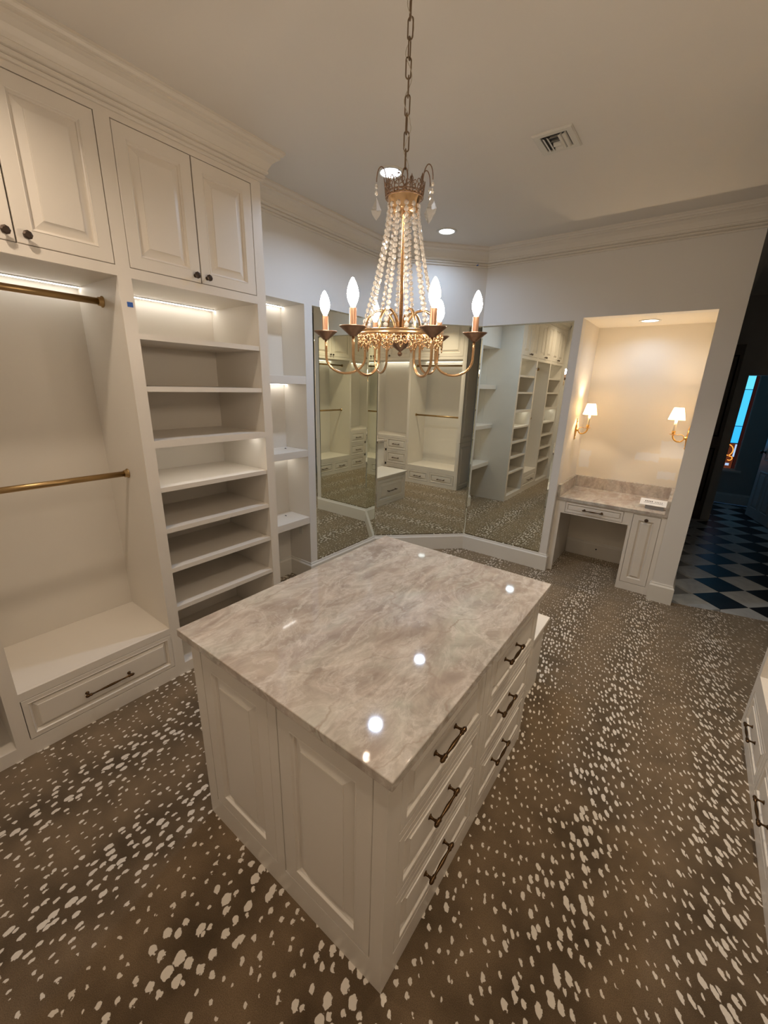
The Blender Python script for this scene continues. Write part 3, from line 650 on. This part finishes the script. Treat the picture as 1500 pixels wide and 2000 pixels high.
# ------------------------------------------------------------------ vanity
va = thing('vanity_cabinet', 'cream kneehole vanity desk with drawer and narrow cupboard in the alcove', 'vanity', (0.966, 3.2, 0))
B('leg_panel', M_CAB, va, PL + 0.001, 0.556, YV + 0.012, YV + 0.032, 0, 0.757); B('side_panel', M_CABIN, va, PL + 0.012, PL + 0.03, YV + 0.032, YB - 0.002, 0, 0.757)
B('apron', M_CAB, va, 0.556, 1.150, YV + 0.012, YV + 0.032, 0.628, 0.640); B('rail', M_CAB, va, 0.556, 1.150, YV + 0.012, YV + 0.032, 0.747, 0.757)
B('stile', M_CAB, va, 0.556, 0.591, YV + 0.012, YV + 0.032, 0.640, 0.747); B('stile', M_CAB, va, 1.100, 1.150, YV + 0.012, YV + 0.032, 0.640, 0.747)
B('drawer_box', M_CABIN, va, 0.56, 1.148, YV + 0.033, YB - 0.06, 0.636, 0.74)
d = front_ax(va, 'drawer', '-y', YV + 0.012, 0.591, 1.100, 0.640, 0.747, 0.018, 0.034); add_handle(d, HANDLE_V, (0.845, YV + 0.012, 0.693), '-y')
B('cupboard_body', M_CAB, va, 1.150, PR - 0.003, YV + 0.033, YB - 0.002, 0, 0.757)
B('stile', M_CAB, va, 1.150, 1.175, YV + 0.012, YV + 0.0325, 0, 0.757); B('stile', M_CAB, va, 1.392, PR - 0.003, YV + 0.012, YV + 0.0325, 0, 0.757)
B('base_rail', M_CAB, va, 1.175, 1.392, YV + 0.012, YV + 0.0325, 0, 0.074); B('rail', M_CAB, va, 1.175, 1.392, YV + 0.012, YV + 0.0325, 0.744, 0.757)
d = front_ax(va, 'door', '-y', YV + 0.012, 1.175, 1.392, 0.074, 0.744, 0.048, 0.080); add_knob(d, (1.283, YV + 0.012, 0.707), '-y')
vc = thing('vanity_countertop', 'taupe stone vanity top with low splash on three sides', 'countertop', (0.966, 3.2, 0.757))
bevel(B('slab', M_STONE, vc, PL + 0.001, PR - 0.003, YV, YB - 0.001, 0.7572, 0.787), 0.002)
B('side_splash', M_STONE, vc, PL + 0.001, PL + 0.028, YV, YB - 0.001, 0.7872, 0.907); B('side_splash', M_STONE, vc, PR - 0.029, PR - 0.003, YV, YB - 0.001, 0.7872, 0.907)
B('back_splash', M_STONE, vc, PL + 0.0281, PR - 0.0291, YB - 0.027, YB - 0.001, 0.7872, 0.907)
# card holder
ch = thing('card_box', 'small clear box with a printed white card lid on the vanity', 'box', (1.32, 3.08, 0.787))
put('tray', MB().poly_prism([(3.03, 0.7873), (3.105, 0.7873), (3.105, 0.860), (3.03, 0.822)], 1.242, 1.385), M_PLASTIC, ch, Matrix(((0, 0, 1, 0), (1, 0, 0, 0), (0, 1, 0, 0), (0, 0, 0, 1))))
tl = Matrix.Translation((1.195, 3.022, 0.8195)) @ Matrix.Rotation(math.radians(27), 4, 'X')   # the card slopes up towards the wall
cl = put('card', MB().box(0, 0.205, 0, 0.092, 0, 0.004), M_CARD, ch, tl)
for k in range(11):
    if k == 5: continue
    w = 0.0080 if k < 5 else 0.0060
    B('print_mark', M_INK, cl, 0.037 + k * 0.0128, 0.037 + k * 0.0128 + w, 0.046, 0.046 + (0.016 if k < 5 else 0.012), 0.0041, 0.0044)
B('print_line', M_INK, cl, 0.030, 0.178, 0.030, 0.034, 0.0041, 0.0044)
put('cable_outlet', MB().lathe([(0, 0), (0.008, 0), (0.008, 0.004), (0, 0.005)], 10, frame_mat((0.852, YB - 0.019, 0.105), *AX['-y'])), M_BLACK, label='small black cable hole in the kneehole baseboard', cat='outlet')

# ------------------------------------------------------------------ sconces
def sconce(wx, s, y, z, label, sx):
    """wall at x=wx, arm towards s*x; sx = candle distance from wall"""
    p = thing('wall_sconce', label, 'sconce', (wx, y, z), 'brass candle sconces in the vanity alcove')
    P = lambda a, b, c: (wx + s * a, y + b, z + c)
    # pierced leaf-shaped backplate
    bp = MB(); out = [(0.115, 0.002), (0.09, 0.009), (0.07, 0.006), (0.05, 0.018), (0.02, 0.022), (0.0, 0.027), (-0.03, 0.024), (-0.05, 0.014), (-0.075, 0.016), (-0.10, 0.004)]
    loop = [(w, c) for c, w in out] + [(-w, c) for c, w in reversed(out)]
    n = len(loop); v = [P(0.001, b, c) for b, c in loop] + [P(0.006, b * 0.85, c * 0.97) for b, c in loop] + [P(0.015, 0, 0.0)]
    fs = [(i, (i + 1) % n, n + (i + 1) % n, n + i) for i in range(n)] + [(n + i, n + (i + 1) % n, 2 * n) for i in range(n)]
    bp.add(v, fs); bp.lathe([(0.0, 0), (0.014, 0), (0.016, 0.006), (0.009, 0.016), (0.006, 0.022)], 12, Matrix.Translation(P(0.008, 0, 0)) @ Matrix.Rotation(s * PI / 2, 4, 'Y'))
    for k in range(7): bp.lathe([(0, 0), (0.006, 0.002), (0.0, 0.008)], 6, Matrix.Translation(P(0.006, 0.008 * (-1) ** k, -0.085 + k * 0.028)) @ Matrix.Rotation(s * PI / 2, 4, 'Y'))
    put('backplate', bp, M_GOLD, p)
    am = MB(); pts = []
    for k in range(21):
        t = k / 20; a = PI * (1.0 + t); r = (sx - 0.028) / 2
        pts.append(P(0.028 + r + r * math.cos(a), 0, -0.004 + 0.055 * math.sin(a) * 0.75 + 0.024 * t))
    am.tube(pts, [0.0045 + 0.003 * (k / 20) for k in range(21)], 8)
    am.tube([P(0.028 + 0.0 + 0.03 * (1 - math.cos(a)) , 0, 0.0 + 0.03 * math.sin(a)) for a in [i * 2.4 / 10 for i in range(11)]], [0.004 - 0.0002 * i for i in range(11)], 6)
    for k in (5, 9, 13, 16): q = pts[k]; am.lathe([(0, 0), (0.006, 0.003), (0.0, 0.012)], 6, Matrix.Translation(q))
    am.tube([P(0.004, 0, 0.0), P(0.03, 0, -0.004)], 0.006, 8)
    put('arm', am, M_GOLD, p)
    top = Vector(P(sx, 0, 0.022)); ML = lambda dz: Matrix.Translation(top + Vector((0, 0, dz)))
    put('drip_pan', MB().lathe([(0.0, 0), (0.010, 0), (0.030, 0.006), (0.031, 0.008), (0.010, 0.005), (0.010, 0.012), (0.016, 0.020), (0.012, 0.026), (0.017, 0.036), (0.0, 0.036)], 20, ML(0)), M_GOLD, p)
    put('candle_sleeve', MB().lathe([(0.0105, 0), (0.0105, 0.118), (0, 0.1181)], 16, ML(0.034)), M_CANDLE, p)
    sh = MB(); prof = [(0.0645, 0.0), (0.0365, 0.103)]; seg = 32; v = []
    for r, h in prof:
        for k in range(seg): a = 2 * PI * k / seg; v.append(top + Vector((r * math.cos(a), r * math.sin(a), 0.134 + h)))
    sh.add(v, [(k, (k + 1) % seg, seg + (k + 1) % seg, seg + k) for k in range(seg)], True)
    shade = put('lamp_shade', sh, M_SHADE, p, label='glowing cream empire shade')
    tr = MB()
    for r, h in ((0.0645, 0.134), (0.0365, 0.237)): tr.tube([top + Vector((r * math.cos(2 * PI * k / 32), r * math.sin(2 * PI * k / 32), h)) for k in range(32)], 0.0012, 5, closed=True)
    put('shade_trim', tr, M_CANDLE, shade)
    put('lamp_bulb', MB().lathe([(0, 0), (0.007, 0.002), (0.009, 0.015), (0.005, 0.032), (0, 0.04)], 12, ML(0.153)), emit('sconce_bulb_glow', (1.0, 0.70, 0.38), 60.0), p)
    ld = bpy.data.lights.new('sconce_lamp', 'POINT'); ld.energy = SCONCE_W; ld.color = (1.0, 0.78, 0.53); ld.shadow_soft_size = 0.012
    lo = bpy.data.objects.new('sconce_lamp', ld); COL.objects.link(lo); lo.parent = p; lo.matrix_parent_inverse = Matrix.Translation(-ROOTLOC[p.name]); lo.location = top + Vector((0, 0, 0.203))
sconce(PL, 1, 3.238, 1.418, 'brass candle sconce with lit shade on the left alcove wall', 0.110)
sconce(PR - 0.002, -1, 3.238, 1.418, 'brass candle sconce with lit shade on the right alcove wall', 0.112)

# ------------------------------------------------------------------ recessed lights
def downlight(x, y, z, label, r=0.062, power=1.0, spread=150, col=DOWN_COL):
    p = thing('recessed_light', label, 'light', (x, y, z), 'recessed ceiling lights')
    rg = MB(); seg = 40; pr = [(r + 0.024, 0.0), (r + 0.024, -0.004), (r + 0.018, -0.0065), (r + 0.004, -0.0055), (r, -0.001), (r, 0.0)]
    v = []; fs = []
    for q, dz in pr:
        for k in range(seg): a = 2 * PI * k / seg; v.append((x + q * math.cos(a), y + q * math.sin(a), z + dz))
    for i in range(len(pr) - 1):
        for k in range(seg): k2 = (k + 1) % seg; fs.append((i * seg + k, (i + 1) * seg + k, (i + 1) * seg + k2, i * seg + k2))
    rg.add(v, fs, True); put('trim_ring', rg, M_VENT, p)
    put('lens', MB().lathe([(r, -0.0012), (r * 0.999, -0.0022), (0, -0.0023)], 32, Matrix.Translation((x, y, z))), M_LENS, p)
    ld = bpy.data.lights.new('downlight', 'AREA'); ld.shape = 'DISK'; ld.size = r * 1.6; ld.energy = DOWN_W * power; ld.color = col; ld.spread = math.radians(spread)
    lo = bpy.data.objects.new('downlight', ld); COL.objects.link(lo); lo.parent = p; lo.location = (0, 0, -0.008)
downlight(-0.352, 1.134, H, 'recessed ceiling light behind the chandelier top', power=1.0, spread=150)
downlight(-0.537, 2.191, H, 'recessed ceiling light in front of the corner mirror', power=0.40)
downlight(-0.352, -1.05, H, 'recessed ceiling light over the near left aisle, out of view', power=0.78, spread=140, col=DOWN_WARM)
downlight(1.52, -1.25, H, 'recessed ceiling light over the near right aisle, out of view', power=0.55, spread=140, col=DOWN_WARM)
downlight(1.52, 1.16, H, 'recessed ceiling light above the right aisle, beyond the air vent', power=1.0, spread=105, col=(1.0, 0.86, 0.68))
downlight(0.961, 3.237, AZ, 'recessed light in the vanity alcove ceiling', power=0.16, spread=150, col=(0.40, 0.64, 1.0))

# ------------------------------------------------------------------ ceiling vent
vx0, vx1, vy0, vy1 = 0.481, 0.681, 1.226, 1.444
vt = thing('ceiling_vent', 'white square ceiling air vent with angled louvres', 'vent', ((vx0 + vx1) / 2, (vy0 + vy1) / 2, H))
fl = MB(); i0 = 0.034
Pv = lambda a, b, n: Vector((vx0 + a, vy0 + b, H - n))
rings(fl, Pv, vx1 - vx0, vy1 - vy0, [(0, 0.0), (0, 0.004), (0.006, 0.009), (i0 - 0.004, 0.009), (i0, 0.007), (i0, 0.0)])
fl.f = [tuple(reversed(f)) for f in fl.f]
put('frame', fl, M_VENT, vt)
put('duct', MB().box(vx0 + i0 - 0.002, vx1 - i0 + 0.002, vy0 + i0 - 0.002, vy1 - i0 + 0.002, H - 0.002, H - 0.0005), M_VENTDK, vt)
def slat(cx, cy, ln, along, tilt):
    R = Matrix.Translation((cx, cy, H - 0.012)) @ Matrix.Rotation(0 if along == 'y' else PI / 2, 4, 'Z') @ Matrix.Rotation(tilt, 4, 'Y')
    m = MB(); v = []
    for k in range(5):
        t = -1 + k / 2; v += [R @ Vector((0.011 * t, -ln / 2, 0.004 * t * t)), R @ Vector((0.011 * t, ln / 2, 0.004 * t * t))]
    for k in range(5): v += [Vector(v[2 * k]) + Vector((0, 0, 0.0012)), Vector(v[2 * k + 1]) + Vector((0, 0, 0.0012))]
    fs = [(2 * k, 2 * k + 1, 2 * k + 3, 2 * k + 2) for k in range(4)] + [(10 + 2 * k, 12 + 2 * k, 13 + 2 * k, 11 + 2 * k) for k in range(4)]
    put('louvre', m.add(v, fs, True), M_VENT, vt)
cyv = (vy0 + vy1) / 2; ly = vy1 - vy0 - 2 * i0 - 0.004
for dx in (0.012, 0.032): slat(vx0 + i0 + dx, cyv, ly, 'y', 0.75); slat(vx1 - i0 - dx, cyv, ly, 'y', -0.75)
for k in range(4): slat((vx0 + vx1) / 2, vy0 + i0 + 0.018 + k * 0.036, 0.042, 'x', 0.75 if k > 1 else -0.75)

# ------------------------------------------------------------------ painter's tape
put('painters_tape', MB().box(XL + 0.0002, XL + 0.0008, -0.298, -0.272, 2.118, 2.140), M_TAPE, label='scrap of blue tape on the cabinet stile above the shelves', cat='tape')
put('painters_tape', MB().box(-0.515, -0.495, 2.752, 2.757, 2.905, 2.925), M_TAPE, Matrix() and None, label='tiny blue tape scrap on the crown moulding by the corner', cat='tape')

# ------------------------------------------------------------------ chandelier
CC = Vector((0.5553, 0.0077, 1.9722)); nz = Vector((0.0229, -0.0475, 1)).normalized(); ex = Vector((1, 0, -0.0229)).normalized(); ey = nz.cross(ex)
CM = Matrix((ex, ey, nz)).transposed().to_4x4(); CM.translation = CC
chd = thing('chandelier', 'brass six-light chandelier with crystal bead strands over the island', 'chandelier', (0.567, -0.016, 1.83))
PH = math.radians(208.35)
def RZ(a): return CM @ Matrix.Rotation(a, 4, 'Z')
# canopy, chain, cord
topz = 2.452; tx, ty = (CC + nz * (topz - CC.z)).x, (CC + nz * (topz - CC.z)).y
put('canopy', MB().lathe([(0.0, -0.035), (0.012, -0.034), (0.016, -0.026), (0.04, -0.018), (0.062, -0.004), (0.063, 0.0)], 32, Matrix.Translation((tx, ty, H))), M_BRASS, chd)
pitch = 0.0447; nl = 13; r_w = 0.0021
def link_pts():
    pts = []
    for k in range(24):
        a = 2 * PI * k / 24; pts.append((0.0078 * math.cos(a), 0, 0.0172 * (1 if math.sin(a) >= 0 else -1) + 0.0085 * math.sin(a)))
    return pts
LK = MB().tube(link_pts(), r_w, 7, closed=True).mesh('chain_link', M_CHAIN)
for k in range(nl):
    put('chain_link', LK, None, chd, Matrix.Translation((tx + 0.0012 * math.sin(k * 2.1), ty, topz + 0.018 + k * pitch)) @ Matrix.Rotation((0.5 if k % 2 else 0.5 + PI / 2) + 0.35 * math.sin(k * 1.7), 4, 'Z'))
put('cord', MB().tube([(tx + 0.009 * math.sin(t * 0.42 + 1) + (0.012 if 6 < t < 16 else 0) * math.sin((t - 6) / 10 * PI), ty + 0.006 * math.cos(t * 0.42), 2.44 + t * 0.0075) for t in range(0, 78)], 0.0012, 5), M_WIRE, chd)
# stem, hub, top cup
put('stem', MB().lathe([(0.0, -0.05), (0.0062, -0.05), (0.0062, 0.372), (0.010, 0.374), (0.010, 0.38), (0.0, 0.381)], 14, CM), M_BRASS, chd)
put('hub', MB().lathe([(0.0, -0.078), (0.006, -0.076), (0.009, -0.068), (0.004, -0.062), (0.012, -0.056), (0.026, -0.046), (0.034, -0.030), (0.034, -0.022), (0.018, -0.014), (0.010, -0.004), (0.0, -0.003)], 20, CM), M_BRASSDK, chd)
put('top_cup', MB().lathe([(0.0, 0.352), (0.030, 0.354), (0.046, 0.360), (0.0475, 0.366), (0.050, 0.385), (0.056, 0.398), (0.058, 0.402), (0.0, 0.400)], 28, CM), M_BRASS, chd)
put('hanging_loop', MB().tube([(0.0085 * math.cos(a), 0, 0.455 + 0.022 * math.sin(a)) for a in [2 * PI * k / 20 for k in range(20)]], 0.0022, 7, closed=True, M=RZ(0.4)).lathe([(0.0, 0.40), (0.008, 0.402), (0.006, 0.418), (0.010, 0.426), (0.0, 0.434)], 12, CM), M_BRASSDK, chd)
# filigree: little scroll and fleur motifs bent round a ring
def scroll2d(cx, cz, r, a0, a1, n=9, shrink=0.55):
    return [(cx + r * (1 - (1 - shrink) * t / (n - 1)) * math.cos(a0 + (a1 - a0) * t / (n - 1)), cz + r * (1 - (1 - shrink) * t / (n - 1)) * math.sin(a0 + (a1 - a0) * t / (n - 1))) for t in range(n)]
def motif(w, h):
    """strokes in (u, v): u across -w/2..w/2, v from 0 (rim) to -h"""
    S = []
    for s in (-1, 1):
        S.append([(s * u, v) for u, v in scroll2d(w * 0.22, -h * 0.28, h * 0.17, PI * 0.9, -PI * 0.9)])
        S.append([(s * u, v) for u, v in scroll2d(w * 0.30, -h * 0.58, h * 0.15, PI * 0.6, -PI * 1.1)])
        S.append([(0, -h * 0.45), (s * w * 0.13, -h * 0.60), (s * w * 0.12, -h * 0.78), (s * w * 0.03, -h * 0.88)])
        S.append([(s * w * 0.5, 0), (s * w * 0.42, -h * 0.2), (s * w * 0.36, -h * 0.42), (s * w * 0.14, -h * 0.52)])
    S.append([(0, 0), (0, -h * 0.5), (0, -h * 0.86)])
    S.append([(-w * 0.05, -h * 0.86), (0, -h * 1.0), (w * 0.05, -h * 0.86), (0, -h * 0.78), (-w * 0.05, -h * 0.86)])
    return S
def filigree(R, zrim, h, n, up, rad, flare=0.0):
    mb = MB(); w = 2 * PI * R / n
    for k in range(n):
        a0 = 2 * PI * k / n
        hh = h * (1.0 if k % 2 == 0 else 0.82)
        for st in motif(w, hh):
            pts = []
            for u, v in st:
                z = zrim + (-v if up else v); rr = R + flare * abs(v) / h; pts.append((rr * math.cos(a0 + u / R), rr * math.sin(a0 + u / R), z))
            mb.tube(pts, rad, 5, M=CM)
    return mb
def ring_tube(R, z, r, n=64): return [(R * math.cos(2 * PI * k / n), R * math.sin(2 * PI * k / n), z) for k in range(n)]
band = MB().lathe([(0.1465, -0.010), (0.151, -0.010), (0.1535, -0.007), (0.151, -0.004), (0.151, 0.003), (0.1535, 0.006), (0.148, 0.007), (0.1465, 0.003), (0.1465, -0.010)], 64, CM)
band.f = band.f[:-2]; band.sm = band.sm[:-2]
put('ring_band', band, M_BRASS, chd)
put('ring_filigree', filigree(0.150, -0.009, 0.054, 20, False, 0.0019), M_BRASS, chd, label='pierced brass filigree hanging from the ring')
cr = filigree(0.060, 0.398, 0.052, 10, True, 0.0014, 0.006)
for z in (0.396, 0.408): cr.tube(ring_tube(0.060, z, 0, 40), 0.0018, 6, closed=True, M=CM)
put('crown', cr, M_BRASSDK, chd, label='pierced dark brass crown at the top')
# arms with pans, sleeves and bulbs
ARM_DR = [0.012, 0.002, 0.0, -0.002, -0.004, 0.0]; ARM_DA = [0.0, 0.06, -0.03, 0.03, 0.0, 0.0]
def arm_pts(R):
    pts = []; rin, rh = 0.020, 0.128
    c = (rin + rh) / 2; a = (rh - rin) / 2
    for k in range(13):
        t = PI - PI * k / 12; pts.append((c + a * math.cos(t), 0, 0.005 + 0.066 * math.sin(t)))
    pts[0] = (rin, 0, -0.02)
    for z in (-0.03, -0.065): pts.append((rh, 0, z))
    c2 = (rh + R) / 2; a2 = (R - rh) / 2
    for k in range(15):
        t = PI + PI * k / 14; pts.append((c2 + a2 * math.cos(t), 0, -0.085 + 0.055 * math.sin(t)))
    pts.append((R, 0, -0.05)); pts.append((R, 0, -0.022))
    return pts
PAN = MB().lathe([(0.0, -0.026), (0.010, -0.026), (0.013, -0.022), (0.040, 0.000), (0.043, 0.003), (0.041, 0.0045), (0.012, 0.001), (0.0, 0.001)], 28).mesh('drip_pan', M_BRASSDK)
SLV = MB().lathe([(0.0, 0.001), (0.0125, 0.001), (0.0125, 0.006), (0.0108, 0.008), (0.0108, 0.052), (0.008, 0.055), (0.0, 0.0551)], 16).mesh('candle_sleeve', M_COPPER)
BLB = MB().lathe([(0.006, 0.0), (0.008, 0.004), (0.014, 0.016), (0.0178, 0.030), (0.0175, 0.040), (0.0145, 0.054), (0.009, 0.068), (0.004, 0.077), (0.0, 0.080)], 20).mesh('lamp_bulb', M_BULB)
for k in range(6):
    a = PH + k * PI / 3 + ARM_DA[k]; R = 0.262 + ARM_DR[k]
    arm = put('arm', MB().tube(arm_pts(R), 0.0046, 9, M=RZ(a)), M_BRASS, chd)
    Mk = RZ(a) @ Matrix.Translation((R, 0, 0))
    put('drip_pan', PAN, None, arm, Mk); put('candle_sleeve', SLV, None, arm, Mk)
    put('lamp_bulb', BLB, None, arm, Mk @ Matrix.Translation((0, 0, 0.055)), label='lit flame-shaped candle bulb')
# crystal strands
def bead(mb, Mx, r):
    v = []; seg = 8
    for z, q in ((-0.62, 0.45), (-0.25, 0.95), (0.25, 0.95), (0.62, 0.45)):
        for k in range(seg): a = 2 * PI * (k + 0.5) / seg; v.append(Mx @ Vector((q * r * math.cos(a), z * r, q * r * math.sin(a))))
    fs = [tuple(reversed(range(seg))), tuple(range(3 * seg, 4 * seg))]
    for i in range(3):
        for k in range(seg): k2 = (k + 1) % seg; fs.append((i * seg + k, i * seg + k2, (i + 1) * seg + k2, (i + 1) * seg + k))
    mb.add(v, fs)
NS = 12
for k in range(NS):
    a = PH + 0.26 + k * 2 * PI / NS; mb = MB(); lk = MB(); nb = 23
    pts = []
    for i in range(nb):
        t = i / (nb - 1); rr = 0.049 + (0.138 - 0.049) * (t ** 1.35); z = 0.372 - t * 0.372
        pts.append(Vector((rr * math.cos(a), rr * math.sin(a), z)))
    for i, p_ in enumerate(pts):
        bead(mb, RZ(0) @ Matrix.Translation(p_) @ Matrix.Rotation(a + PI / 2 + random.uniform(-0.5, 0.5), 4, 'Z'), 0.0082)
    st = put('bead_strand', mb, M_CRYSTAL, chd, label='strand of faceted crystal beads')
    put('strand_wire', MB().tube(pts, 0.0007, 4, M=CM), M_BRASSDK, st)
# hooks with drops
for a in [math.radians(q) for q in (213, 22, 58, 108, 160)]:
    Mx = RZ(a)
    hk = put('hook', MB().tube([(0.058 + 0.016 * (1 - math.cos(t)), 0, 0.43 + 0.045 * math.sin(t) + 0.01 * t / PI) for t in [PI * i / 14 for i in range(15)]], 0.0017, 6, M=Mx), M_BRASSDK, chd)
    dr = MB()
    for z in (0.428, 0.410): bead(dr, Mx @ Matrix.Translation((0.090, 0, z)) @ Matrix.Rotation(PI / 2, 4, 'Z'), 0.0075)
    put('drop_beads', dr, M_CRYSTAL, hk)
    kt = MB(); prof = [(0.0, 0.400), (0.016, 0.366), (0.014, 0.352), (0.0, 0.338)]
    v = [Mx @ Vector((0.090, 0, 0.400)), Mx @ Vector((0.1065, 0, 0.364)), Mx @ Vector((0.090, 0, 0.336)), Mx @ Vector((0.0735, 0, 0.364)), Mx @ Vector((0.090, -0.0055, 0.362)), Mx @ Vector((0.090, 0.0055, 0.362)),
         Mx @ Vector((0.1035, 0, 0.353)), Mx @ Vector((0.0765, 0, 0.353))]
    kt.add(v, [(0, 4, 1), (1, 4, 6), (6, 4, 2), (2, 4, 7), (7, 4, 3), (3, 4, 0), (0, 1, 5), (1, 6, 5), (6, 2, 5), (2, 7, 5), (7, 3, 5), (3, 0, 5)])
    put('kite_drop', kt, M_KITE, hk, label='kite-shaped clear crystal drop')
